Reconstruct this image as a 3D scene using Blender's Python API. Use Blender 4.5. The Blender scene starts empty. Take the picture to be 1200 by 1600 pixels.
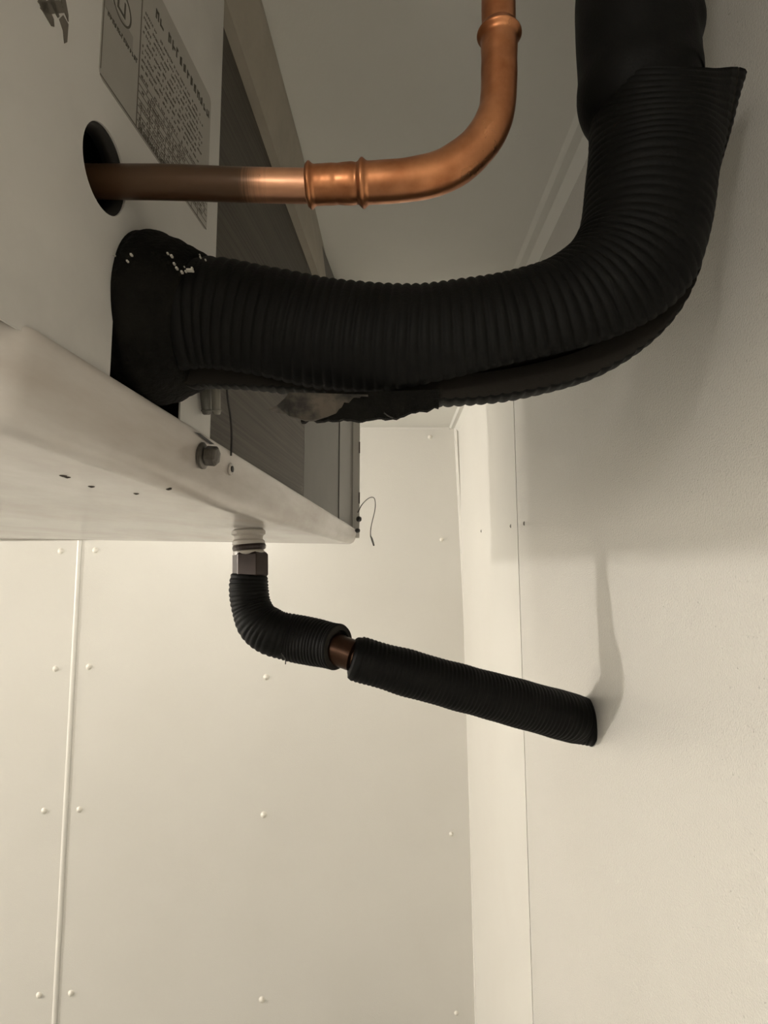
import bpy, bmesh, math, random
from mathutils import Vector, noise
random.seed(4)
PI = math.pi
C = bpy.context.scene.collection
SC = bpy.context.scene

# ------------------------------------------------------------------ camera, light, exposure
CZ = 1.8                                    # eye height above the floor
PITCH = math.radians(6.84)
cam_d = bpy.data.cameras.new('camera')
cam_d.sensor_fit = 'HORIZONTAL'; cam_d.sensor_width = 36; cam_d.lens = 30
cam_d.clip_start = 0.01
cam = bpy.data.objects.new('camera', cam_d); C.objects.link(cam)
cam.location = (0, 0, CZ); cam.rotation_euler = (PI/2 + PITCH, 0, 0)
SC.camera = cam

W = bpy.data.worlds.new('world'); SC.world = W; W.use_nodes = True
W.node_tree.nodes['Background'].inputs[0].default_value = (1, .93, .82, 1)
W.node_tree.nodes['Background'].inputs[1].default_value = 0.02

def point_light(name, loc, watts, size, col):
    d = bpy.data.lights.new(name, 'POINT'); d.energy = watts; d.shadow_soft_size = size; d.color = col
    o = bpy.data.objects.new(name, d); C.objects.link(o); o.location = loc
    return o
point_light('room_lamp_light', (-5.5, 1.15, CZ + .235), 375, .035, (1.0, .94, .87))
point_light('camera_side_fill', (-.9, -1.45, CZ + .30), 24, .12, (1.0, .94, .87))  # added fill light behind the camera, no fixture there
point_light('rear_wall_fill', (-.75, 1.78, CZ + .40), 7.5, .08, (1.0, .95, .89))  # unseen light added behind the cooler to lift the upper rear wall

SC.view_settings.view_transform = 'Standard'
SC.view_settings.look = 'None'
SC.view_settings.gamma = 1
SC.view_settings.use_curve_mapping = False
SC.view_settings.exposure = 0.0

# ------------------------------------------------------------------ measuring helpers
FW = Vector((0, math.cos(PITCH), math.sin(PITCH)))
UP = Vector((0, -math.sin(PITCH), math.cos(PITCH)))
def ray(px, py):
    return FW + Vector((1, 0, 0)) * ((px-600)/1000) + UP * ((800-py)/1000)
def P(px, py, Y):                           # point seen at px,py that stands Y metres into the room
    r = ray(px, py); r = r * (Y / r.y)
    return Vector((r.x, r.y, r.z + CZ))
def rpx(p, n):                              # size in metres of n pixels at p
    return n/1000 * (Vector(p) - Vector((0, 0, CZ))).dot(FW)
H = .66                                     # ceiling above the eye
YB = 2.58                                   # rear wall
def xr(z): return .305 + .0165*(H - (z-CZ)) # right wall leans out a little
def RW(px, py):                             # on the right wall
    r = ray(px, py)
    # t*r.x = .305+.0165*(H - t*r.z)
    t = (.305 + .0165*H)/(r.x + .0165*r.z)
    return Vector((r.x*t, r.y*t, r.z*t + CZ))
def BW(px, py): return P(px, py, YB)
A0 = Vector((-.164, .6, 0)); DD = Vector((.105, 1, 0)).normalized(); NN = Vector((-DD.y, DD.x, 0))
def SP(px, py, w=0.0):                      # on the cooler's side plane -> (s, h)
    r = ray(px, py)
    a = A0 + NN*w
    nrm = NN
    t = a.dot(nrm)/r.dot(nrm)
    p = r*t
    return ((p-a).dot(DD), p.z)
def B(s, w, h): 
    v = A0 + DD*s + NN*w
    return Vector((v.x, v.y, h + CZ))

# ------------------------------------------------------------------ materials
def nodes(m):
    nt = m.node_tree; return nt, nt.nodes, nt.links, nt.nodes['Principled BSDF']
def mat(name, col, rough=.5, metal=0, spec=.5, bump=None, var=None, coat=0):
    """bump=(scale,strength,dist)  var=(scale, othercol, lo, hi, (sx,sy,sz))"""
    m = bpy.data.materials.new(name); m.use_nodes = True
    nt, N, L, b = nodes(m)
    b.inputs['Base Color'].default_value = (*col, 1)
    b.inputs['Roughness'].default_value = rough
    b.inputs['Metallic'].default_value = metal
    b.inputs['Specular IOR Level'].default_value = spec
    b.inputs['Coat Weight'].default_value = coat
    b.inputs['Coat Roughness'].default_value = .12
    tc = N.new('ShaderNodeTexCoord')
    if var:
        mp = N.new('ShaderNodeMapping'); L.new(tc.outputs['Object'], mp.inputs[0])
        mp.inputs['Scale'].default_value = var[4] if len(var) > 4 else (1, 1, 1)
        n = N.new('ShaderNodeTexNoise'); n.inputs['Scale'].default_value = var[0]; n.inputs['Detail'].default_value = 6
        n.inputs['Roughness'].default_value = .6
        L.new(mp.outputs[0], n.inputs[0])
        mr = N.new('ShaderNodeMapRange'); mr.inputs[1].default_value = var[2]; mr.inputs[2].default_value = var[3]
        L.new(n.outputs[0], mr.inputs[0])
        mx = N.new('ShaderNodeMix'); mx.data_type = 'RGBA'
        mx.inputs[6].default_value = (*col, 1); mx.inputs[7].default_value = (*var[1], 1)
        L.new(mr.outputs[0], mx.inputs[0]); L.new(mx.outputs[2], b.inputs['Base Color'])
    if bump:
        n = N.new('ShaderNodeTexNoise'); n.inputs['Scale'].default_value = bump[0]; n.inputs['Detail'].default_value = 3
        L.new(tc.outputs['Object'], n.inputs[0])
        bp = N.new('ShaderNodeBump'); bp.inputs['Strength'].default_value = bump[1]; bp.inputs['Distance'].default_value = bump[2]
        L.new(n.outputs[0], bp.inputs['Height']); L.new(bp.outputs[0], b.inputs['Normal'])
    return m
WALL = (.70, .682, .635)
M = {}
M['wall'] = mat('painted_wall_sheet', WALL, .38, bump=(260, .35, .0008), var=(1.6, (.665, .64, .59), .4, .75))
M['wall_peel'] = mat('orange_peel_wall_sheet', WALL, .17, bump=(380, .45, .0010), var=(2.0, (.675, .655, .605), .4, .75))
M['ceiling'] = mat('painted_ceiling_sheet', (.76, .75, .70), .62, bump=(240, .3, .0008), var=(2.2, (.71, .70, .65), .4, .7))
M['trim'] = mat('white_trim', (.76, .74, .69), .35, bump=(120, .3, .0008))
M['floor'] = mat('cream_floor', (.25, .25, .245), .5, bump=(60, .4, .002), var=(3, (.20, .20, .19), .4, .7))
M['gap'] = mat('dark_joint', (.03, .03, .028), .9)
M['cabinet'] = mat('white_cabinet_paint', (.66, .645, .61), .38, bump=(300, .15, .0004), var=(5, (.53, .515, .49), .45, .75))
M['pan'] = mat('glossy_white_pan', (.68, .655, .62), .24, bump=(9, .25, .004), var=(4.5, (.50, .45, .40), .45, .72, (1.2, .55, 2.6)))
M['cavity_shade'] = mat('black_cavity_shade', (.008, .008, .007), .8)  # near-black colour stands for the shade inside the cabinet
M['plate'] = mat('grey_galvanised_plate', (.095, .087, .074), .45, metal=.2, var=(7, (.075, .068, .057), .4, .7))
M['flange'] = mat('grey_painted_flange', (.17, .162, .147), .45)
M['band'] = mat('beige_bracket', (.40, .365, .30), .5, var=(14, (.31, .28, .225), .4, .75), bump=(90, .3, .001))
M['foam'] = mat('black_foam_rubber', (.0022, .0022, .0018), .6, spec=.15, bump=(420, .35, .0008), var=(40, (.0042, .0041, .0035), .4, .7))
M['foam_worn'] = mat('worn_black_foam', (.0035, .0033, .0024), .8, spec=.12, bump=(160, .8, .003), var=(28, (.009, .0082, .006), .45, .7))
M['foam_cut'] = mat('cut_foam_face', (.02, .0175, .014), .85, spec=.2, bump=(500, .4, .001))
M['core'] = mat('dark_brown_core', (.0045, .0034, .0024), .7, spec=.15)
M['brown_flap'] = mat('brown_glue_skin', (.085, .07, .052), .7, bump=(200, .5, .001), var=(38, (.012, .010, .008), .42, .6))
M['brass'] = mat('tarnished_brass', (.05, .024, .013), .34, metal=.8, var=(30, (.07, .035, .02), .4, .7))
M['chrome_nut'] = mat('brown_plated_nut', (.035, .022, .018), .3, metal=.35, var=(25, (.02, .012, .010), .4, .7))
M['stub_reflection'] = mat('pale_stub_reflection', (.42, .39, .35), .35)  # pale tone of the fitting's reflection, put on the drain stub
M['steel'] = mat('dull_steel', (.15, .138, .122), .38, metal=.6, var=(60, (.08, .07, .06), .4, .7))
M['rivet'] = mat('painted_rivet', (.80, .77, .69), .3)
M['sticker'] = mat('grey_sticker', (.41, .395, .36), .4, var=(12, (.36, .345, .31), .4, .7))
M['sticker_dark'] = mat('sticker_grey_block', (.29, .275, .245), .45)
M['ink'] = mat('dark_ink', (.075, .066, .05), .55)
M['ink_soft'] = mat('faded_ink', (.14, .125, .10), .55)
M['rubber'] = mat('black_rubber', (.02, .018, .015), .6)
M['wire'] = mat('dark_wire', (.03, .028, .025), .5)
M['plastic'] = mat('smoky_plastic', (.11, .105, .09), .25)
M['plastic2'] = mat('pale_smoky_plastic', (.27, .255, .22), .25)
M['dirt'] = mat('dark_speck', (.05, .04, .032), .8)
M['stain'] = mat('brown_run_mark', (.43, .39, .33), .4)
M['crumb'] = mat('white_crumb', (.55, .53, .47), .8)

# fins: fine lines running along the coil
m = mat('coil_fins', (.10, .088, .07), .55, metal=.2); M['fins'] = m
nt, N, L, b = nodes(m)
tc = N.new('ShaderNodeTexCoord'); mp = N.new('ShaderNodeMapping'); mp.inputs['Scale'].default_value = (2, 2, 190)
L.new(tc.outputs['Object'], mp.inputs[0])
n = N.new('ShaderNodeTexNoise'); n.inputs['Scale'].default_value = 1.5; n.inputs['Detail'].default_value = 5; L.new(mp.outputs[0], n.inputs[0])
cr = N.new('ShaderNodeValToRGB'); cr.color_ramp.elements[0].position = .3; cr.color_ramp.elements[1].position = .72
cr.color_ramp.elements[0].color = (.055, .047, .037, 1); cr.color_ramp.elements[1].color = (.115, .101, .080, 1)
L.new(n.outputs[0], cr.inputs[0]); L.new(cr.outputs[0], b.inputs['Base Color'])
bp = N.new('ShaderNodeBump'); bp.inputs['Strength'].default_value = .5; bp.inputs['Distance'].default_value = .002
L.new(n.outputs[0], bp.inputs['Height']); L.new(bp.outputs[0], b.inputs['Normal'])

def copper(name, blend_x=None):
    m = mat(name, (.56, .235, .105), .30, metal=.92); nt, N, L, b = nodes(m)
    tc = N.new('ShaderNodeTexCoord')
    n = N.new('ShaderNodeTexNoise'); n.inputs['Scale'].default_value = 45; n.inputs['Detail'].default_value = 6
    L.new(tc.outputs['Object'], n.inputs[0])
    mp = N.new('ShaderNodeMapping'); mp.inputs['Scale'].default_value = (900, 30, 30); L.new(tc.outputs['Object'], mp.inputs[0])
    n2 = N.new('ShaderNodeTexNoise'); n2.inputs['Scale'].default_value = 1; n2.inputs['Detail'].default_value = 3; L.new(mp.outputs[0], n2.inputs[0])
    mx = N.new('ShaderNodeMix'); mx.data_type = 'RGBA'
    mx.inputs[6].default_value = (.58, .255, .12, 1); mx.inputs[7].default_value = (.36, .135, .055, 1)
    r = N.new('ShaderNodeMapRange'); r.inputs[1].default_value = .4; r.inputs[2].default_value = .68
    L.new(n.outputs[0], r.inputs[0]); L.new(r.outputs[0], mx.inputs[0])
    out = mx.outputs[2]
    mr = N.new('ShaderNodeMapRange'); mr.inputs[1].default_value = .3; mr.inputs[2].default_value = .7
    mr.inputs[3].default_value = .26; mr.inputs[4].default_value = .42
    L.new(n.outputs[0], mr.inputs[0]); rough = mr.outputs[0]
    if blend_x is not None:                # dark brown near the cabinet, blending to bright metal at the joint
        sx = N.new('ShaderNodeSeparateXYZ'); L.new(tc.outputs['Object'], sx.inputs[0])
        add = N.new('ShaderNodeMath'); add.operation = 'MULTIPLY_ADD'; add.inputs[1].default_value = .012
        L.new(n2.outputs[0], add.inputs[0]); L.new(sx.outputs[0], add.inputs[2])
        g = N.new('ShaderNodeMapRange'); g.inputs[1].default_value = blend_x[0]; g.inputs[2].default_value = blend_x[1]
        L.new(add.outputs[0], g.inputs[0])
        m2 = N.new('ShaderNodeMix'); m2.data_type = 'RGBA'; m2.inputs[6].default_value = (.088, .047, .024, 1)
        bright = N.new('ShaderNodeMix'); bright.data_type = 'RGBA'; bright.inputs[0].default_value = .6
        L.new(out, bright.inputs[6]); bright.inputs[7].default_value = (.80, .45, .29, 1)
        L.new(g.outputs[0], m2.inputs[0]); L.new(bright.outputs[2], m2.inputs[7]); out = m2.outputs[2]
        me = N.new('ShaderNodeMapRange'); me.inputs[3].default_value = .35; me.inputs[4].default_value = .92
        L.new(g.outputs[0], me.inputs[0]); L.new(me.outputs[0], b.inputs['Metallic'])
    L.new(out, b.inputs['Base Color']); L.new(rough, b.inputs['Roughness'])
    bp = N.new('ShaderNodeBump'); bp.inputs['Strength'].default_value = .25; bp.inputs['Distance'].default_value = .0006
    L.new(n.outputs[0], bp.inputs['Height']); L.new(bp.outputs[0], b.inputs['Normal'])
    return m
M['copper'] = copper('copper')
def glint(m, thr):                           # sparse sharp pimples in the paint that catch the lamps
    nt, N, L, b = nodes(m)
    old = b.inputs['Normal'].links[0].from_node
    tc = N.new('ShaderNodeTexCoord'); n = N.new('ShaderNodeTexNoise'); n.inputs['Scale'].default_value = 330; n.inputs['Detail'].default_value = 1
    L.new(tc.outputs['Object'], n.inputs[0])
    mr = N.new('ShaderNodeMapRange'); mr.inputs[1].default_value = thr; mr.inputs[2].default_value = thr+.12; L.new(n.outputs[0], mr.inputs[0])
    bp = N.new('ShaderNodeBump'); bp.inputs['Strength'].default_value = 1; bp.inputs['Distance'].default_value = .0012
    L.new(mr.outputs[0], bp.inputs['Height']); L.new(old.outputs[0], bp.inputs['Normal']); L.new(bp.outputs[0], b.inputs['Normal'])
M['wall_pimple'] = mat('glossy_pimpled_wall_sheet', WALL, .08, bump=(520, 1.0, .0011), var=(2.0, (.675, .655, .605), .4, .75))
glint(M['wall_pimple'], .72)

# ------------------------------------------------------------------ building helpers
def empty(name, loc, label, cat, group=None):
    o = bpy.data.objects.new(name, None); C.objects.link(o); o.location = loc
    o.empty_display_size = .05
    o['label'] = label; o['category'] = cat
    if group: o['group'] = group
    return o
def wloc(o):
    v = Vector(o.location)
    while o.parent: o = o.parent; v += Vector(o.location)
    return v
def obj(name, verts, faces, m, parent=None, smooth=False, origin=None, label=None):
    """one mesh object from world-space vertices"""
    base = wloc(parent) if parent else Vector((0, 0, 0))
    if origin is None:
        origin = base
    origin = Vector(origin)
    me = bpy.data.meshes.new(name)
    me.from_pydata([tuple(Vector(v)-origin) for v in verts], [], faces)
    bm = bmesh.new(); bm.from_mesh(me); bmesh.ops.remove_doubles(bm, verts=bm.verts, dist=1e-6)
    bmesh.ops.recalc_face_normals(bm, faces=bm.faces); bm.to_mesh(me); bm.free()
    ms = m if isinstance(m, (list, tuple)) else [m]
    for q in ms: me.materials.append(M[q])
    if smooth:
        for p in me.polygons: p.use_smooth = True
    o = bpy.data.objects.new(name, me); C.objects.link(o)
    if parent: o.parent = parent
    o.location = origin - base
    if label: o['label'] = label
    return o
def struct(o): o['kind'] = 'structure'; return o
def smooth_by_angle(o, deg=35):
    me = o.data
    for p in me.polygons: p.use_smooth = True
    bm = bmesh.new(); bm.from_mesh(me)
    for e in bm.edges:
        if len(e.link_faces) == 2 and e.calc_face_angle(0) > math.radians(deg): e.smooth = False
    bm.to_mesh(me); bm.free()
def bevel(o, w, seg=2):
    b = o.modifiers.new('bevel', 'BEVEL'); b.width = w; b.segments = seg; b.limit_method = 'ANGLE'; b.angle_limit = math.radians(40)
HEX = [(0, 1, 2, 3), (7, 6, 5, 4), (0, 4, 5, 1), (1, 5, 6, 2), (2, 6, 7, 3), (3, 7, 4, 0)]
def box8(a):                                 # 8 corners: first four a ring, next four the opposite ring
    return list(a), HEX
def bx(x0, x1, y0, y1, z0, z1):
    return box8([Vector(v) for v in ((x0,y0,z0),(x1,y0,z0),(x1,y1,z0),(x0,y1,z0),(x0,y0,z1),(x1,y0,z1),(x1,y1,z1),(x0,y1,z1))])
def ubox(s0, s1, w0, w1, h0, h1):            # box aligned with the cooler
    return box8([B(s0,w0,h0),B(s1,w0,h0),B(s1,w1,h0),B(s0,w1,h0),B(s0,w0,h1),B(s1,w0,h1),B(s1,w1,h1),B(s0,w1,h1)])
def join(*vf):
    V, F = [], []
    for v, f in vf:
        k = len(V); V += list(v); F += [tuple(i+k for i in q) for q in f]
    return V, F
def catmull(pts, n):                         # n samples per segment; pts are tuples of floats
    out = []
    P_ = [tuple(2*a-b for a, b in zip(pts[0], pts[1]))] + list(pts) + [tuple(2*a-b for a, b in zip(pts[-1], pts[-2]))]
    for i in range(1, len(P_)-2):
        p0, p1, p2, p3 = P_[i-1:i+3]
        for k in range(n):
            t = k/n
            out.append(tuple(.5*((2*b)+(-a+c)*t+(2*a-5*b+4*c-d)*t*t+(-a+3*b-3*c+d)*t**3) for a, b, c, d in zip(p0, p1, p2, p3)))
    out.append(tuple(pts[-1])); return out
def resample(path, step):                    # path: list of (x,y,z,r...) -> evenly spaced with arclength
    L_ = [0]
    for a, b in zip(path, path[1:]): L_.append(L_[-1] + (Vector(b[:3])-Vector(a[:3])).length)
    n = max(2, int(round(L_[-1]/step))); out = []; j = 0
    for i in range(n+1):
        d = L_[-1]*i/n
        while j < len(path)-2 and L_[j+1] < d: j += 1
        t = (d-L_[j])/max(1e-9, L_[j+1]-L_[j])
        out.append((tuple(p+(q-p)*t for p, q in zip(path[j], path[j+1])), d))
    return out, L_[-1]
def frames(cs, ref=Vector((0, -1, 0))):
    fr = []
    for i in range(len(cs)):
        T = (cs[min(i+1, len(cs)-1)]-cs[max(i-1, 0)]).normalized()
        n1 = (ref - T*ref.dot(T)).normalized(); n2 = T.cross(n1)
        fr.append((T, n1, n2))
    return fr
def tube(path, step=.004, seg=32, rf=None, cap=True, ref=Vector((0, -1, 0)), inner=None):
    """sweep a round section along path [(x,y,z,r)];  rf(d, total, ang, r, p) -> radius"""
    sm, tot = resample(path, step); cs = [Vector(s[0][:3]) for s in sm]; fr = frames(cs, ref)
    V, F = [], []
    for (s, d), c, (T, n1, n2) in zip(sm, cs, fr):
        for k in range(seg):
            a = 2*PI*k/seg
            r = rf(d, tot, a, s[3], c) if rf else s[3]
            V.append(c + (n1*math.cos(a) + n2*math.sin(a))*r)
    n = len(sm)
    for i in range(n-1):
        for k in range(seg):
            q = (k+1) % seg
            F.append((i*seg+k, i*seg+q, (i+1)*seg+q, (i+1)*seg+k))
    if cap:
        if inner:                            # ring ends with a bore
            for i, dn in ((0, 1), (n-1, -1)):
                k0 = len(V); c = cs[i]; T, n1, n2 = fr[i]
                for k in range(seg):
                    a = 2*PI*k/seg; V.append(c + (n1*math.cos(a)+n2*math.sin(a))*inner)
                for k in range(seg): V.append(V[k0+k] + T*dn*.02)
                for k in range(seg):
                    q = (k+1) % seg
                    F.append((i*seg+k, i*seg+q, k0+q, k0+k)); F.append((k0+k, k0+q, k0+seg+q, k0+seg+k))
        else:
            F.append(tuple(range(seg))); F.append(tuple((n-1)*seg+k for k in range(seg)))
    return V, F
def pxpath(pts, n=8):                        # [(px,py,Y,rpx)] -> smooth world path
    w = []
    for px, py, Y, r in pts:
        p = P(px, py, Y); w.append((p.x, p.y, p.z, rpx(p, r)))
    return catmull(w, n)
def lathe(p0, axis, prof, seg=32, ref=None):  # prof [(dist along axis, radius)]
    axis = Vector(axis).normalized(); ref = ref or Vector((0, 0, 1))
    if abs(axis.dot(ref)) > .95: ref = Vector((1, 0, 0))
    n1 = (ref-axis*ref.dot(axis)).normalized(); n2 = axis.cross(n1)
    V = [Vector(p0)+axis*d+(n1*math.cos(2*PI*k/seg)+n2*math.sin(2*PI*k/seg))*r for d, r in prof for k in range(seg)]
    F = [(i*seg+k, i*seg+(k+1) % seg, (i+1)*seg+(k+1) % seg, (i+1)*seg+k) for i in range(len(prof)-1) for k in range(seg)]
    F += [tuple(range(seg)), tuple((len(prof)-1)*seg+k for k in range(seg))]
    return V, F
def plate(loop, holes, w0, w1):
    """flat sheet on the cooler's side plane: outer loop and hole loops in (s,h), from w0 to w1"""
    bm = bmesh.new()
    es = []
    for lp in [loop]+holes:
        vs = [bm.verts.new((s, h, 0)) for s, h in lp]
        for a, b in zip(vs, vs[1:]+vs[:1]): es.append(bm.edges.new((a, b)))
    bmesh.ops.triangle_fill(bm, edges=es, use_beauty=True)
    r = bmesh.ops.extrude_face_region(bm, geom=bm.faces[:])
    for v in [g for g in r['geom'] if isinstance(g, bmesh.types.BMVert)]: v.co.z = 1
    bm.verts.index_update()
    V = [B(v.co.x, w0 + (w1-w0)*v.co.z, v.co.y) for v in bm.verts]
    F = [tuple(v.index for v in f.verts) for f in bm.faces]
    bm.free(); return V, F

# ------------------------------------------------------------------ the room
FL = -CZ
ZT, ZB = CZ+H, 0.0
YF = -2.2; XL = -6.2
struct(obj('floor', *bx(XL-.1, .6, YF-.1, YB+.1, -.08, 0), 'floor'))
struct(obj('ceiling', *bx(XL-.1, .6, YF-.1, YB+.1, ZT, ZT+.08), 'ceiling'))
wall_back = struct(obj('wall_back', *bx(XL-.1, .6, YB, YB+.08, 0, ZT), 'wall_peel'))
struct(obj('wall_left', *bx(XL-.08, XL, YF, YB, 0, ZT), 'wall'))
struct(obj('wall_front', *bx(XL-.08, .6, YF-.08, YF, 0, ZT), 'wall'))
# right wall: a main sheet and a corner sheet with an open joint between them
st, sb = RW(803, 640), RW(833, 1600)
def ys(z): return st.y + (sb.y-st.y)*(z-st.z)/(sb.z-st.z)
def rsheet(ya, yb, th=.06):                  # ya,yb functions of z
    c = []
    for off in (0, th):
        for z, f in ((ZB, ya), (ZB, yb), (ZT, yb), (ZT, ya)):
            c.append(Vector((xr(z)+off, f(z), z)))
    return box8(c)
wall_right = struct(obj('wall_right', *rsheet(lambda z: YF, lambda z: ys(z)-.0030), 'wall_pimple'))
corner_sheet = struct(obj('wall_right_corner_sheet', *rsheet(lambda z: ys(z)+.0030, lambda z: YB), 'wall'))
V, F = rsheet(lambda z: ys(z)-.05, lambda z: ys(z)+.05, .01)
struct(obj('trim_5', [v+Vector((.062, 0, 0)) for v in V], F, 'gap'))

# raised joint strip on the rear wall
def strip_wall(name, pts, wd, th, m):        # rounded strip proud of the rear wall, pts in pixels
    V, F = [], []
    for px, py in pts:
        p = BW(px, py)
        for k in range(7):
            a = PI*k/6
            V.append(Vector((p.x - math.cos(a)*wd/2, YB - math.sin(a)*th, p.z)))
    n = 7
    for i in range(len(pts)-1):
        for k in range(n-1): F.append((i*n+k, i*n+k+1, (i+1)*n+k+1, (i+1)*n+k))
        F.append((i*n, (i+1)*n, (i+1)*n+n-1, i*n+n-1))
    F += [tuple(range(n)), tuple((len(pts)-1)*n+k for k in range(n))]
    return struct(obj(name, V, F, m, smooth=True))
strip_wall('trim_1', [(128, 790), (125, 840), (105, 1220), (85, 1600), (75, 1790)], .020, .006, 'trim')

# corner bead between the rear wall and the right wall
V, F = [], []
for (pxa, py), wd in (((709, 664), 7.5), ((724, 960), 8.5), ((733, 1260), 9), ((742, 1600), 9.5), ((746, 1750), 9.5)):
    p = BW(pxa, py); q = BW(pxa+wd, py)
    d = q.x-p.x
    row = [Vector((p.x, YB, p.z)), Vector((p.x+.001, YB-.010, p.z)), Vector((p.x+d*.45, YB-.013, p.z)), Vector((p.x+d*.7, YB-.008, p.z)),
           Vector((q.x, YB-.016, p.z)), Vector((xr(p.z)+.004, YB-.022, p.z)), Vector((xr(p.z)+.004, YB, p.z))]
    V += row
n = 7
for i in range(4):
    for k in range(n): F.append((i*n+k, i*n+(k+1) % n, (i+1)*n+(k+1) % n, (i+1)*n+k))
F += [tuple(range(n)), tuple(4*n+k for k in range(n))]
bead = struct(obj('trim_2', V, F, 'trim'))

# sloping bead between ceiling and right wall
V, F = [], []
for Y in (YF, -.5, 0, .6, 1.2, 1.8, YB):
    rz = CZ + .612 if False else CZ + H
    V += [Vector((.268, Y, ZT)), Vector((.276, Y, ZT-.005)), Vector((.290, Y, ZT-.004)), Vector((xr(ZT)+.0015, Y, ZT-.019)), Vector((xr(ZT)+.004, Y, ZT))]
n = 5
for i in range(6):
    for k in range(n): F.append((i*n+k, i*n+(k+1) % n, (i+1)*n+(k+1) % n, (i+1)*n+k))
F += [tuple(range(n)), tuple(6*n+k for k in range(n))]
struct(obj('trim_3', V, F, 'ceiling'))
# thin bead between ceiling and rear wall
struct(obj('trim_4', *box8([Vector(v) for v in ((XL,YB,ZT-.008),(.27,YB,ZT-.008),(.27,YB-.002,ZT-.008),(XL,YB-.002,ZT-.008),(XL,YB,ZT),(.27,YB,ZT),(.27,YB-.006,ZT),(XL,YB-.006,ZT))]), 'wall'))

def dome(p, nrm, r, h, seg=16):
    return lathe(Vector(p)-Vector(nrm)*.0005, nrm, [(0, r*1.25), (.0006, r*1.2), (.0007, r), (h*.5, r*.9), (h*.85, r*.55), (h, r*.1)], seg)
for px, py, r in ((95,861,5),(149,860,5),(87,1045,5),(139,1042,5),(69,1267,5),(124,1265,5),(61,1555,5),(111,1552,5),
                  (416,1058,5),(412,1273,5),(409,1562,5),(705,1303,3.6),(713,1583,3.6),(690,843,3.4),(672,683,3.6)):
    p = BW(px, py)
    obj('rivet', *dome(p, (0, -1, 0), rpx(p, r*.82), .0075), 'rivet', wall_back, smooth=True)
for px, py, par in ((752,830,corner_sheet),(798,822,corner_sheet),(819,818,wall_right)):
    p = RW(px, py)
    obj('rivet', *dome(p, (-1, 0, -.016), .0045, .003), 'steel', par, smooth=True)
# tiny soldering-like specks on the right sheet are in its peel texture

# ------------------------------------------------------------------ the unit cooler
s_edge, _ = SP(334, 500)
s_rear, _ = SP(556, 830)
HP = .140                                    # top of the drip pan
s_near = -.52; HT = .652
cooler = empty('unit_cooler', B(.3, .3, .08), 'white ceiling-hung unit cooler with drip pan, seen from below at left', 'cooler')

hs, hh = SP(160, 259)
hole_r = .0288
circ = [(hs+.004+hole_r*.93*math.cos(2*PI*k/48), hh+hole_r*math.sin(2*PI*k/48)) for k in range(48)]
n0 = SP(171, 600)[0]; n1 = SP(281, 660)[0]
ntop = SP(235, 450)[1]
notch = [(n0, HP-.004), (n1, HP-.004), (n1, ntop), (n0, ntop)]
outer = [(s_near, HP-.004), (n0, HP-.004), (n0, ntop), (n1, ntop), (n1, HP-.004), (s_edge, HP-.004), (s_edge, HT), (s_near, HT)]
pn = obj('side_panel', *plate(outer, [circ], 0, .0015), 'cabinet', cooler)
# folded return of the panel at its far edge
obj('panel_return', *ubox(s_edge-.0016, s_edge, .0016, .030, HP, HT), 'cabinet', cooler)
# cabinet box: near end, top, left side
obj('near_end_panel', *ubox(s_near, s_near+.0015, .0018, 1.30, HP, HT), 'cabinet', cooler)
obj('top_panel', *ubox(s_near, s_rear, .02, 1.30, HT, HT+.0015), 'cabinet', cooler)
obj('rear_left_panel', *ubox(s_near, s_rear, 1.30, 1.3015, HP, HT), 'cabinet', cooler)
# shade behind the openings painted as a black box, open towards the panel
V, F = ubox(s_near+.03, s_edge-.003, .0025, .16, HP+.001, HT-.02)
F = [f for f in F if f != (0, 4, 5, 1)]
obj('cavity_shade_box', V, F, 'cavity_shade', cooler)
# grommet in the round hole
V, F = [], []
for i in range(48):
    a = 2*PI*i/48
    for rr, w in ((hole_r*1.02, .0019), (hole_r*.99, .012), (hole_r*.90, .013), (hole_r*.90, .006), (hole_r*.97, .0019)):
        V.append(B(hs+.004+rr*.93*math.cos(a), w, hh+rr*math.sin(a)))
for i in range(48):
    for k in range(5): j = (i+1) % 48; F.append((i*5+k, i*5+(k+1) % 5, j*5+(k+1) % 5, j*5+k))
obj('rubber_grommet', V, F, 'rubber', cooler, smooth=True)

# coil block, set back a little, with its end plate and rear flange
s_pl = SP(486, 600)[0]; s_f = SP(537, 650)[0]
HC = .645
obj('fin_block', *ubox(s_edge-.01, s_pl, .010, 1.29, HP+.0015, HC), 'fins', cooler)
e = obj('coil_end_plate', *ubox(s_pl, s_f, .0098, 1.29, HP+.0015, HC), 'plate', cooler)
obj('rear_flange', *ubox(s_f, s_rear, .008, 1.298, HP+.0015, HC), 'flange', cooler, label='lighter grey upright flange')
s_r2 = SP(561, 700)[0]
obj('rear_sheet', *ubox(s_rear, s_rear+.003, -.0085, 1.30, HP-.02, HC), 'trim', cooler, label='thin white rear sheet edge')
for y0, y1 in ((688, 706), (768, 786)):
    a = SP(559, y0, -.006); b_ = SP(559, y1, -.006)
    obj('sheet_slot', *ubox(s_rear-.0006, s_rear+.0015, -.0092, -.0065, b_[1], a[1]), 'dirt', cooler)

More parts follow.
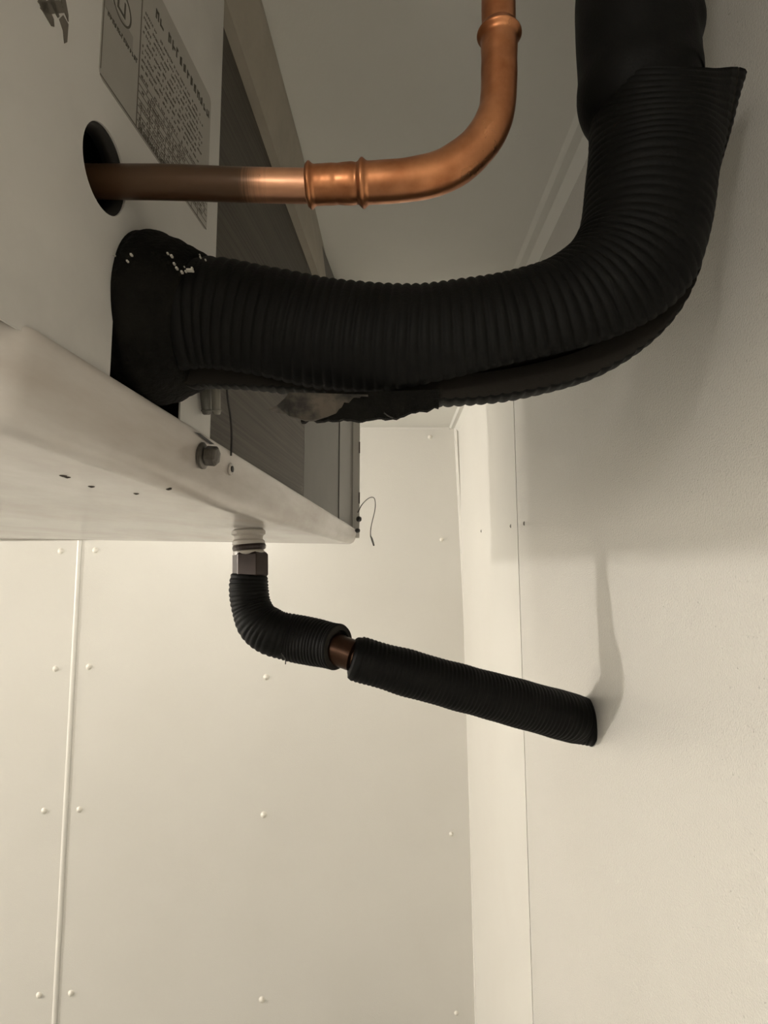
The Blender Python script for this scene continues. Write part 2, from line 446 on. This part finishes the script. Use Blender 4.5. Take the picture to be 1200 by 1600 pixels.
# beige hanging bracket along the top of the coil
lo = [SP(350, 0), SP(436, 260), SP(500, 440), (s_rear, .47)]
hi_px = [(405, 0), (470, 240), (517, 440), (548, 560)]
V, F = [], []
for (s, h), (px, py) in zip(lo, hi_px):
    r = ray(px, py); t = (H-.012)/r.z; hp = Vector((r.x*t, r.y*t, H-.012+CZ))
    if px == 548: hp = B(s_rear, -.045, H-.012)
    a = B(s, -.002, h)
    if s < .03: pass
    V += [a, a+NN*.012, hp+NN*.012+Vector((0, 0, .010)), hp+Vector((0, 0, .010)), hp]
n = 5
for i in range(3):
    for k in range(n): F.append((i*n+k, i*n+(k+1) % n, (i+1)*n+(k+1) % n, (i+1)*n+k))
F += [tuple(range(n)), tuple(3*n+k for k in range(n))]
obj('hanging_bracket', V, F, 'band', cooler, smooth=False)
p = SP(460, 332, -.03)
obj('bracket_bolt', *lathe(P(459, 333, .93), (.6, -1, -.3), [(-.01, .008), (.0, .008), (.004, .0075), (.0045, .006), (.006, .005), (.008, .003)], 6), 'steel', cooler)

# ---- drip pan
pan_s0 = SP(14, 512)[0]; pan_s1 = s_rear + .006
PW = 1.36
def hfold(s):
    Y = .6 + s*.9945
    t = max(0, min(1, (Y-.68)/(1.52-.68)))
    return .083 + .023*t
def hbot(s, w):
    Y = .6 + s*.9945
    t = max(0, min(1, (Y-.3)/(1.2)))
    return hfold(s) + (.010 + .010*t)*min(1, w/.9)
V, F = [], []
ns = 70
Ss = [pan_s0 + (pan_s1-pan_s0)*(i/ns) for i in range(ns+1)]
Ss = [pan_s0 + k for k in (0, .0012, .004, .008, .013, .020)] + [s for s in Ss if s > pan_s0+.021]
rf_ = .016
for s in Ss:
    k = max(0, 1-(s-pan_s0)/.020); w0 = .020*(1-math.sqrt(max(0, 1-k*k))) - .002
    kb = max(0, 1-(s-pan_s0)/.03); lift = .02*(1-math.sqrt(max(0, 1-kb*kb)))
    top = HP
    hf = hfold(s) + lift
    row = [(w0+.003, top), (w0, top), (w0-.0012, top-.002), (w0-.0012, top-.006)]
    sl = .004                                # side leans in a little towards the fold
    for q in range(0, 9):
        a = (PI/2)*q/8
        row.append((w0+sl+rf_*(1-math.cos(a)), hf+rf_*(1-math.sin(a))))
    for w in (.05, .08, .12, .18, .26, .36, .5, .65, .8, 1.1, PW-.004):
        dimple = -.004*math.exp(-((w-.08)**2/.0012)-((s-.355)**2/.002))
        row.append((w, hbot(s, w)+lift+dimple))
    row += [(PW, hbot(s, PW)+.006), (PW, top), (PW-.003, top), (PW-.004, hbot(s, PW)+.012)]
    row += [(.3, hbot(s, .3)+.008), (w0+.02, hbot(s, .02)+.012), (w0+.004, top-.008)]
    V += [B(s, w, h) for w, h in row]
    n = len(row)
m_ = len(Ss)
for i in range(m_-1):
    for k in range(n): F.append((i*n+k, i*n+(k+1) % n, (i+1)*n+(k+1) % n, (i+1)*n+k))
# end walls
F += [tuple(range(n)), tuple((m_-1)*n+k for k in range(n))]
pan = obj('drip_pan', V, F, 'pan', cooler)
smooth_by_angle(pan, 50)

# hex bolt with washer flange, empty screw hole, slot, specks on the pan
def onpan(px, py, w=-.0035):
    s, h = SP(px, py, w); return B(s, w, h)
out = -NN
p = onpan(318, 712)
wv = lathe(p+out*-.002, out, [(0, .0122), (.0025, .0122), (.0038, .0104), (.0042, .009)], 28)
hx = lathe(p+out*.003, out+Vector((0, 0, -.10)), [(0, .0092), (.0085, .0092), (.0102, .0078), (.0106, .003)], 6)
b1 = obj('hex_bolt', *wv, 'steel', pan, smooth=False)
obj('bolt_head', *hx, 'steel', b1)
smooth_by_angle(b1, 40)
p = onpan(362, 733)
obj('screw_collar', *lathe(p+out*-.0025, out, [(0, .0062), (.0022, .0062), (.0027, .0052), (.0027, .0032)], 24), 'pan', pan, smooth=True)
obj('screw_socket', *lathe(p+out*-.001, out, [(0, .0032), (.0024, .0032), (.0026, .001)], 16), 'wire', pan)
V, F = box8([onpan(304,675,-.0045), onpan(313,677,-.0045), onpan(335,694,-.0045), onpan(328,694,-.0045)] +
            [onpan(304,675,.001), onpan(313,677,.001), onpan(335,694,.001), onpan(328,694,.001)])
obj('lip_slot', V, F, 'wire', pan)
def smear(pts, m, w=-.0037):
    c = [onpan(x, y, w) for x, y in pts]; c2 = [q+NN*.0035 for q in c]; k = len(pts)
    return c+c2, [tuple(range(k)), tuple(range(2*k-1, k-1, -1))] + [(i, (i+1) % k, k+(i+1) % k, k+i) for i in range(k)]
# mineral specks on the pan's underside
for px, py, r in ((99,743,3.2),(105,745,3),(143,760,3),(263,764,3.4),(213,771,2.2)):
    r_ = ray(px, py); s, h = SP(px, py)
    # march to the pan surface
    best = None; t = .2
    while t < 2:
        q = r_*t; rel = q-A0; ss = rel.dot(DD); ww = rel.dot(NN)
        if ww > -.003 and q.z <= HP and (q.z >= hbot(ss, ww) - .0 and ww > .012 or (ww <= .012 and q.z > hfold(ss)+.012)): best = q; break
        t += .0015
    if best is None: continue
    c = Vector((best.x, best.y, best.z+CZ))
    obj('dark_speck', *lathe(c-Vector((0,0,.0012)), (0, 0, 1), [(0, .0006), (.0008, .0015+r*.0004), (.003, .0015+r*.0004)], 7), 'dirt', pan)

# ---- nameplate sticker
sn0 = SP(157, 60)[0]; sn1 = SP(326, 250)[0]; hn0 = .334; hn1 = .470
def rr(s0, s1, h0, h1, rad, n=6):
    L_ = []
    for cx, cy, a0 in ((s1-rad, h1-rad, 0), (s0+rad, h1-rad, 90), (s0+rad, h0+rad, 180), (s1-rad, h0+rad, 270)):
        for k in range(n+1):
            a = math.radians(a0+90*k/n); L_.append((cx+rad*math.cos(a), cy+rad*math.sin(a)))
    return L_
st_ = obj('rating_label', *plate(rr(sn0, sn1, hn0, hn1, .006), [], -.0004, 0), 'sticker', cooler)
def sq(s0, s1, h0, h1, w=-.00065): return ubox(s0, s1, w, -.0003, h0, h1)
sd = SP(215, 120)[0]
rules = [sq(sn0+.001, sn1-.001, hn0+.0012, hn0+.0022), sq(sd, sd+.0011, hn0+.001, hn1-.003)]
rules += [sq(sn0+.0008, sn0+.0016, hn0+.006, hn1-.008)]
for i in range(7):                            # table rules on the lower right
    h = hn0+.008+i*.0058
    rules.append(sq(sd+.001, sn1-.002, h, h+.0005))
for i in range(9):
    s = sd+.006+i*.0135
    rules.append(sq(s, s+.0005, hn0+.002, hn0+.008+.0058*(5 if i % 3 else 3)))
obj('printed_rules', *join(*rules), 'ink_soft', st_)
def glyphs(s0, s1, h0, h1, cw, fill, rnd):    # rows of small unreadable characters
    out_ = []; s = s0
    while s < s1:
        if rnd.random() < fill:
            a = cw*(.45+.4*rnd.random()); t = (h1-h0)
            out_.append(sq(s, s+cw*.22, h0, h0+t*(.6+.4*rnd.random())))
            y = h0+t*rnd.random()*.8; out_.append(sq(s, s+a, y, y+t*.22))
            if rnd.random() < .5: out_.append(sq(s+a-cw*.2, s+a, h0+t*.2*rnd.random(), h0+t*.9))
        s += cw
    return out_
rn = random.Random(9); G = []
for i in range(7):
    G += glyphs(sd+.004, sn1-.006, hn0+.0095+i*.0058, hn0+.0125+i*.0058, .0024, .5 if i % 2 else .75, rn)
for i in range(9):
    h = hn0+.052+i*.0058
    G += glyphs(sd+.004, sn1-.012-.02*rn.random(), h, h+.0024, .0021, .72, rn)
obj('small_print', *join(*G), 'ink_soft', st_)
obj('bold_heading', *join(*glyphs(sd+.022, sn1-.004, hn1-.0245, hn1-.0155, .0075, .97, rn)), 'ink', st_)
obj('serial_line', *join(*glyphs(sd+.004, sn1-.06, hn0+.0022, hn0+.0072, .0034, .95, rn)), 'ink', st_)
obj('grey_block', *sq(sn0+.002, sd-.010, hn0+.052, hn0+.064, -.0006), 'sticker_dark', st_)
# oval approval mark: ring plus a short bar inside
oc = SP(190, 10); 
ring_o = [(oc[0]+.013*math.cos(2*PI*k/40), oc[1]+.0125*math.sin(2*PI*k/40)) for k in range(40)]
ring_i = [(oc[0]+.0115*math.cos(2*PI*k/40), oc[1]+.011*math.sin(2*PI*k/40)) for k in range(40)]
obj('oval_mark', *join(plate(ring_o, [ring_i], -.00065, -.0003), sq(oc[0]-.006, oc[0]-.004, oc[1]-.006, oc[1]+.006),
                       sq(oc[0]-.004, oc[0]+.003, oc[1]-.006, oc[1]-.004), sq(oc[0]+.003, oc[0]+.0047, oc[1]-.006, oc[1]+.006),
                       *glyphs(sn0+.006, sd-.003, oc[1]-.0235, oc[1]-.0195, .003, .9, rn)), 'ink', st_)
# printed lettering near the top edge, its lower strokes only in view
lg = []
for poly in ([(52,-20),(62,-20),(83,30),(84,42),(80,41),(64,14)], [(70,-20),(78,-20),(92,26),(90,28),(76,4)], [(88,-20),(98,-20),(106,24),(106,34),(99,16)],
             [(92,30),(98,24),(106,38),(104,66),(100,68),(98,48)]):
    lp = [SP(x, y) for x, y in poly]; lg.append(plate(lp, [], -.0005, 0))
for x, y, a, b2 in ((58,2,105,0), (62,12,98,10)):
    q0, q1 = SP(x, y), SP(b2+90, y+8)
    lg.append(plate([SP(x,y), SP(x+34,y-2), SP(x+40,y+8), SP(x+8,y+11)], [], -.0005, 0))
obj('printed_logo', *join(*lg), 'ink_soft', cooler)

# ---- small plastic caps, black wire hanging in front of the coil
def at_unit(px, py, w): s, h = SP(px, py, w); return B(s, w, h)
for x0, y1, r, mm in ((323, 648, 7.6, 'plastic'), (339, 648, 6.6, 'plastic2')):
    a = at_unit(x0-3, 596, -.006); c = at_unit(x0, y1, -.006); rw = rpx(c, r); dz = (c-a).length
    t = empty('plastic_cable_cap', c, 'smoky plastic cap hanging below the black insulation, '+('darker left one of the two' if mm == 'plastic' else 'paler right one of the two'), 'cap', None)
    obj('cap_body', *lathe(a, (c-a), [(0, rw*1.15), (dz*.5, rw*1.1), (dz*.9, rw*.97), (dz*.97, rw*.85), (dz, rw*.6)], 20), mm, t, smooth=True)
    obj('cap_rim', *lathe(c+(a-c)*.16, (c-a), [(0, rw*.9), (.0005, rw*1.13), (.0015, rw*1.13), (.002, rw*.9)], 20), mm, t, smooth=True)
wp = [tuple(at_unit(x, y, -.004)) + (.0011,) for x, y in ((353,570),(355,615),(360,650),(362,680),(361,712))]
w_ = obj('sensor_wire', *tube(catmull(wp, 6), .003, 8), 'wire', smooth=True)
w_['label'] = 'thin black wire hanging in front of the cooler fins'; w_['category'] = 'wire'
wp = [tuple(at_unit(x, y, ww)) + (.0011*k,) for x, y, ww, k in ((559,801,-.010,1.2),(566,788,-.02,1),(577,778,-.03,1),(585,779,-.035,1),(586,795,-.03,1),(580,822,-.03,1),(579,836,-.03,1.1),(581,842,-.03,2.3),(584,852,-.03,2.0))]
w2 = obj('wire_tie', *tube(catmull(wp, 8), .003, 8), 'wire', smooth=True)
w2['label'] = 'curled dark wire end hooked on the rear corner of the cooler'; w2['category'] = 'wire'
for px, py, r in ((561,811,.008),(559,829,.006)):
    c = at_unit(px, py, -.010)
    obj('corner_screw', *lathe(c, (-1, -.6, 0), [(-.004, r*.7), (0, r*.9), (.004, r*.8), (.006, r*.4)], 8), 'wire', cooler)

# ------------------------------------------------------------------ copper liquid line
YC = .405
cp0 = P(150, 284, .40)
line = empty('copper_liquid_pipe', P(480, 290, YC), 'bare copper pipe leaving the round hole and bending upwards', 'pipe')
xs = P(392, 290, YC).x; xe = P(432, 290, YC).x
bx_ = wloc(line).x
M['copper_dark_to_bright'] = copper('copper_dark_to_bright', (xs-bx_, xe-bx_))
obj('tube', *tube(pxpath([(60,282,.415,25.2),(150,284,.412,25.5),(260,285,.41,26),(380,289,.408,25.6),(500,291,.405,25.5)]), .006, 40), 'copper_dark_to_bright', line, smooth=True, label='dark brown copper blending to a bright end')
def ring(d, c, w, a): 
    return a*math.exp(-((d-c)/w)**2)
# elbow with its socket and rolled beads
ep = pxpath([(480,290,.405,29.5),(520,288,.404,29.5),(575,286,.402,31),(640,281,.40,31.5),(690,269,.40,32),(728,246,.40,31.5),(757,215,.40,30),(774,180,.40,28.5),(779,145,.40,28),(780,100,.40,28),(780,56,.40,28.5),(780,44,.40,28.5)], 10)
sc = rpx(P(560, 287, .403), 1)
def elbow_r(d, tot, a, r, c):
    px = d/sc
    x = ring(px, 5, 4, 5.0) + ring(px, 88, 5.2, 6.0) - ring(px, 79, 4, 1.0) + ring(px, tot/sc-12, 6.0, 6.5)
    x += .7*noise.noise(c*90) + (.8*noise.noise(c*240) if px < 84 else 0)
    return r + x*sc
obj('elbow', *tube(ep, .0009, 44, elbow_r), 'copper', line, smooth=True)
obj('tube', *tube(pxpath([(780,60,.40,26.2),(779,20,.40,26.4),(779,0,.40,26.4),(780,-120,.40,26),(790,-330,.40,24)]), .006, 36), 'copper', line, smooth=True)

# ------------------------------------------------------------------ insulated suction line
YS = .47
ins = empty('insulated_suction_pipe', P(600, 540, YS), 'thick black ribbed foam-insulated pipe curving from the cooler up to ceiling', 'pipe')
ctr = [(296,507,.470,101),(345,507,.470,99),(420,517,.470,95),(520,533,.470,93),(640,541,.465,94),(740,535,.462,97),(830,519,.46,98),(900,494,.46,99),(958,452,.46,99),(992,402,.46,98),(1008,345,.46,98),(1017,270,.46,99),(1019,190,.46,100),(1017,112,.46,101)]
path = pxpath(ctr, 14)
RIB = rpx(P(600, 540, YS), 15.2)
base_s, base_tot = resample(path, .00088)
cs = [Vector(s[0][:3]) for s in base_s]; fr = frames(cs)
def to_px(v):
    v = v-Vector((0, 0, CZ)); f = v.dot(FW); return 600+1000*v.x/f, 800-1000*v.dot(UP)/f
def bump01(x, a, b): 
    if x <= a or x >= b: return 0
    return math.sin(PI*(x-a)/(b-a))
seg = 56; V, F, FM = [], [], []
rows = []
ds_at = [s[1] for s in base_s]
pxs = [to_px(c)[0]+0*c.x for c in cs]
# arclength fractions of the slit ends
iA = min(range(len(cs)), key=lambda i: abs(pxs[i]-640)); iE = min(range(len(cs)), key=lambda i: abs(to_px(cs[i])[1]-395) + (0 if pxs[i] > 900 else 900))
iL0 = 0; iL1 = min(range(len(cs)), key=lambda i: abs(pxs[i]-490))
for i, ((s, d), c, (T, n1_, n2_)) in enumerate(zip(base_s, cs, fr)):
    a2 = bump01(i, iL0-60, iL1)
    a1 = bump01(i, iA-25, iE)
    a1 = a1**.8 if a1 > 0 else 0
    thA = math.radians(72 - 32*a1 - 9*a2); thB = math.radians(74 - 5*a1 + 8*a2 + 0)
    R = s[3]; ri = R*.62
    ph = d/RIB
    flap = max(0, (d-(base_tot-.092))/.092)
    rim = []
    for k in range(seg+1):
        a = thB + (2*PI-(thB-thA))*k/seg
        rib = abs(math.sin(PI*(ph + .05*math.sin(3*a))))**.8
        amp = .00155*(.55 if i > iE else 1)
        r = R - .0016 + amp*rib + .0009*noise.noise(c*25+Vector((math.cos(a), math.sin(a), 0)))
        # lower lip pushed outwards
        da = a-thB
        r += (.0045*a1+.002*a2)*math.exp(-(da/.35)**2)
        dl = 2*PI-(thB-thA)-da
        r += (.0035*a1)*math.exp(-(dl/.5)**2)
        # flare of the upper end on the outside of the bend
        o_ = max(0, math.cos(a-PI/2))
        r += .0305*flap*max(0, math.cos(a-math.radians(96)))**8
        r -= .004*flap
        # crease at the inside of the bend
        rim.append(c + (n1_*math.cos(a)+n2_*math.sin(a))*r - T*.036*max(0, math.cos(a))*flap)
    inn = []
    for k in range(seg+1):
        a = thB + (2*PI-(thB-thA))*k/seg
        o_ = max(0, math.cos(a-PI/2))
        inn.append(c + (n1_*math.cos(a)+n2_*math.sin(a))*(ri - .001*flap + .0305*flap*max(0, math.cos(a-math.radians(96)))**8) - T*.036*max(0, math.cos(a))*flap)
    V += rim + inn
n = 2*(seg+1)
nr = len(base_s)
for i in range(nr-1):
    b0, b1_ = i*n, (i+1)*n
    for k in range(seg):
        F.append((b0+k, b0+k+1, b1_+k+1, b1_+k)); FM.append(0)
        F.append((b0+seg+1+k, b1_+seg+1+k, b1_+seg+2+k, b0+seg+2+k)); FM.append(1)
    F.append((b0, b1_, b1_+seg+1, b0+seg+1)); FM.append(1)
    F.append((b0+seg, b0+2*seg+1, b1_+2*seg+1, b1_+seg)); FM.append(1)
for b0 in (0, (nr-1)*n):
    for k in range(seg): F.append((b0+k, b0+seg+1+k, b0+seg+2+k, b0+k+1)); FM.append(1)
me = bpy.data.meshes.new('foam_sleeve'); base = wloc(ins)
me.from_pydata([tuple(v-base) for v in V], [], F); me.materials.append(M['foam']); me.materials.append(M['foam_cut'])
for p_, mi in zip(me.polygons, FM): p_.material_index = mi; p_.use_smooth = (mi == 0)
o = bpy.data.objects.new('foam_sleeve', me); C.objects.link(o); o.parent = ins; o['label'] = 'ribbed sleeve with an open slit along its underside'
core = [(tuple(c)+(s[0][3]*.56,)) for s, c in zip(base_s[::12], cs[::12])]
obj('inner_pipe', *tube(core, .01, 24), 'core', ins, smooth=True)
# upper straight sleeve
up = pxpath([(1010,182,.462,84),(1006,172,.462,88),(999,150,.462,94.5),(998,120,.462,95),(997,60,.462,95),(996,0,.462,95),(993,-150,.462,95),(987,-320,.462,95)], 8)
def up_r(d, t, a, r, c): 
    o_ = max(0, math.sin(a)); return r - .0012 + .0010*noise.noise(c*38) + (.0022*noise.noise(c*85) if o_ > .7 else 0)
obj('foam_sleeve', *tube(up, .0025, 56, up_r), 'foam', ins, smooth=True, label='straight smooth upper sleeve')
# chunky collar entering the cabinet
col_ = pxpath([(150,497,.475,110),(190,500,.475,122),(235,503,.474,129),(265,505,.473,127),(300,508,.472,112),(318,510,.471,101)], 8)
def col_r(d, t, a, r, c): 
    low = max(0, math.sin(a))
    return r*(1-.05*low) + .004*noise.noise(c*60) + .0025*noise.noise(c*170) + .006*low*max(0, noise.noise(c*45+Vector((3, 1, 2))))
obj('foam_collar', *tube(col_, .0022, 64, col_r), 'foam_worn', ins, smooth=True, label='worn rough collar with white crumbs')
# white crumbs stuck to the collar
cl = []
rc = random.Random(5)
spots = [(199,408),(178,398),(205,398),(268,400),(272,412),(276,419),(288,417),(290,424),(296,422),(301,423),(284,425),(312,398),(313,402),(321,406),(262,396),(300,419)]
for px, py in spots:
    # front of the collar: walk along the ray until inside
    r_ = ray(px, py); t = .3
    j = None
    cc = [(Vector(q[:3]), q[3]) for q in col_]
    while t < .6:
        q = r_*t+Vector((0, 0, CZ))
        if min((q-c).length - r for c, r in cc) < .0035: j = q; break
        t += .001
    if j is not None:
        h_ = .0003+.00035*rc.random()
        wv = h_*(3 if (px, py) == (296, 422) else 1)
        cl.append(box8([j+Vector((dx*wv, dy*h_, dz*h_)) for dz in (-1, 1) for dx, dy in ((-1,-2),(1,-2),(1.2,3),(-1,3))]))
if cl:
    c_ = obj('white_crumbs', *join(*cl), 'crumb', ins); c_['kind'] = 'stuff'
# torn brown skin hanging under the slit, with a ragged black edge
def ragged(pts_top, pts_bot, Yc, th, name, m, nz):
    V, F = [], []; n_ = len(pts_top)
    for i in range(n_):
        for (px, py), dz in ((pts_top[i], 0), (pts_bot[i], 1)):
            p0 = P(px, py, Yc-(.012 if dz == 0 else -.004)); V += [p0, p0+Vector((0, th, 0))]
    for i in range(n_-1):
        a, b_ = i*4, (i+1)*4
        F += [(a, b_, b_+2, a+2), (a+1, a+3, b_+3, b_+1), (a, a+1, b_+1, b_), (a+2, b_+2, b_+3, a+3)]
    F += [(0, 2, 3, 1), ((n_-1)*4, (n_-1)*4+1, (n_-1)*4+3, (n_-1)*4+2)]
    return obj(name, V, F, m, ins)
tx = [420,432,445,452,462,475,490,505,525,545,562,575]
ragged([(420,638),(432,634),(445,622)]+[(x, 612+.03*(x-420)) for x in tx[3:]], [(420,640),(432,643),(445,645),(452,650),(462,652),(475,656),(490,656),(505,652),(525,646),(545,637),(562,628),(575,620)], .448, .004, 'torn_skin', 'brown_flap', 1)
tx = list(range(470, 690, 6)); rg = random.Random(2)
ragged([(x, 615-.03*(x-470)) for x in tx],
       [(x, (657 - .02*(x-470) if x < 610 else 654-.26*(x-610)) + rg.uniform(-2.5, 2.5)) for x in tx], .452, .006, 'torn_skin', 'foam_worn', 1)
sp_ = [tuple(P(x, y, .45))+(.0005,) for x, y in ((600,645),(607,650),(614,653))]
obj('loose_thread', *tube(catmull(sp_, 4), .002, 6), 'wire', ins)

# ------------------------------------------------------------------ drain line
YD = .95
dr = empty('insulated_drain_pipe', P(390, 860, YD), 'black ribbed insulated drain pipe from under the pan to the right wall', 'pipe')
q0 = P(388, 806, YD); q1 = P(389, 866, YD); dn = (q1-q0); Ld = dn.length; u = rpx(q0, 1)
prof = [(-.02, 22*u), (.0, 22*u)]
k = 0; d = 0
while d < Ld*.98:                             # thread crests, pale rings standing in for the fitting's reflection in the pan
    rr_ = (27-3*(d/Ld))*u if k % 2 else (22)*u
    prof.append((d, rr_)); prof.append((d+5.2*u, rr_)); d += 8.0*u; k += 1
prof.append((Ld, 21*u))
t_ = obj('stub_and_reflection', *lathe(q0, dn, prof, 28), 'stub_reflection', dr, label='pale threaded stub, its rings toned like the reflection in the pan'); smooth_by_angle(t_, 30)
q2 = P(389, 850, YD); q3 = P(390, 862, YD)
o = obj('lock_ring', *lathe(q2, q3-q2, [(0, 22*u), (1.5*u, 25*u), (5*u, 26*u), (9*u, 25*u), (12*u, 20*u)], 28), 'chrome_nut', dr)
q4 = P(391, 862, YD); q5 = P(391, 906, YD)
o = obj('hex_nut', *lathe(q4, q5-q4, [(0, 22*u), (2*u, 25.5*u), (5*u, 28*u), (36*u, 28*u), (40*u, 25*u), (44*u, 21*u)], 6, ref=Vector((.5, -.87, 0))), 'chrome_nut', dr)
bevel(o, .0012, 2)
RD = rpx(P(650, 1050, YD), 6.6)
def rib_r(amp, pitch, nz=.0012, teeth=None):
    def f(d, tot, a, r, c):
        x = abs(math.sin(PI*d/pitch))**.8
        return r - amp*.6 + amp*x + nz*noise.noise(c*30)
    return f
el = pxpath([(390,898,YD,27),(389,908,YD,29),(389,925,YD,30),(393,948,YD,30.5),(404,972,YD-.005,33.5),(426,988,YD-.008,36),(455,996,.945,36),(490,1003,.936,36),(518,1009,.923,35.5),(528,1011,.917,35.5)], 10)
obj('foam_elbow', *tube(el, .0011, 44, rib_r(.0016, rpx(P(400,950,YD),6.4)), inner=rpx(P(530,1010,YD), 25)), 'foam', dr, smooth=True)
bp_ = P(500, 1006, .93); bq = P(562, 1028, .913)
ea, eb = Vector(el[-8][:3]), Vector(el[-1][:3])
ro = rpx(eb, 35.5); ax = (eb-ea).normalized()
o = obj('cut_end', *lathe(eb, ax, [(-.006, ro*.99), (-.0005, ro*1.0), (.0014, ro*.97), (.0018, ro*.9), (.0018, ro*.76), (-.012, ro*.74)], 40), 'foam_cut', dr, label='grey cut foam face of the elbow sleeve'); smooth_by_angle(o, 40)
v1 = bq-bp_
o = obj('brass_coupling', *lathe(bp_, v1, [(0, 20*u), (v1.length*.3, 20*u), (v1.length*.34, 24*u), (v1.length*.52, 24*u), (v1.length*.56, 23*u), (v1.length*.84, 23*u), (v1.length*.88, 17*u), (v1.length*1.15, 17*u)], 32), 'brass', dr); smooth_by_angle(o, 25)
we = RW(922, 1129)
wr = rpx(we, 36)
pp = [tuple(P(x, y, Y))+(rpx(P(x, y, Y), r),) for x, y, Y, r in ((549,1026,.914,27),(553,1027,.9145,31),(562,1030,.9155,34.5),(600,1041,.922,35),(700,1069,.945,36),(800,1096,.975,36.5),(880,1118,1.0,37))]
pp += [tuple(we-Vector((.02, 0, -.005)))+(wr,), tuple(we+Vector((.006, 0, -.001)))+(wr*.98,)]
pp = catmull(pp, 8)
obj('foam_sleeve', *tube(pp, .0011, 44, rib_r(.0014, RD)), 'foam', dr, smooth=True, label='long ribbed sleeve running into the wall')
sp_ = [tuple(P(x, y, YD-.03))+(.0009,) for x, y in ((438,1018),(443,1026),(446,1030),(446,1038))]
obj('loose_thread', *tube(catmull(sp_, 4), .002, 6), 'wire', dr)
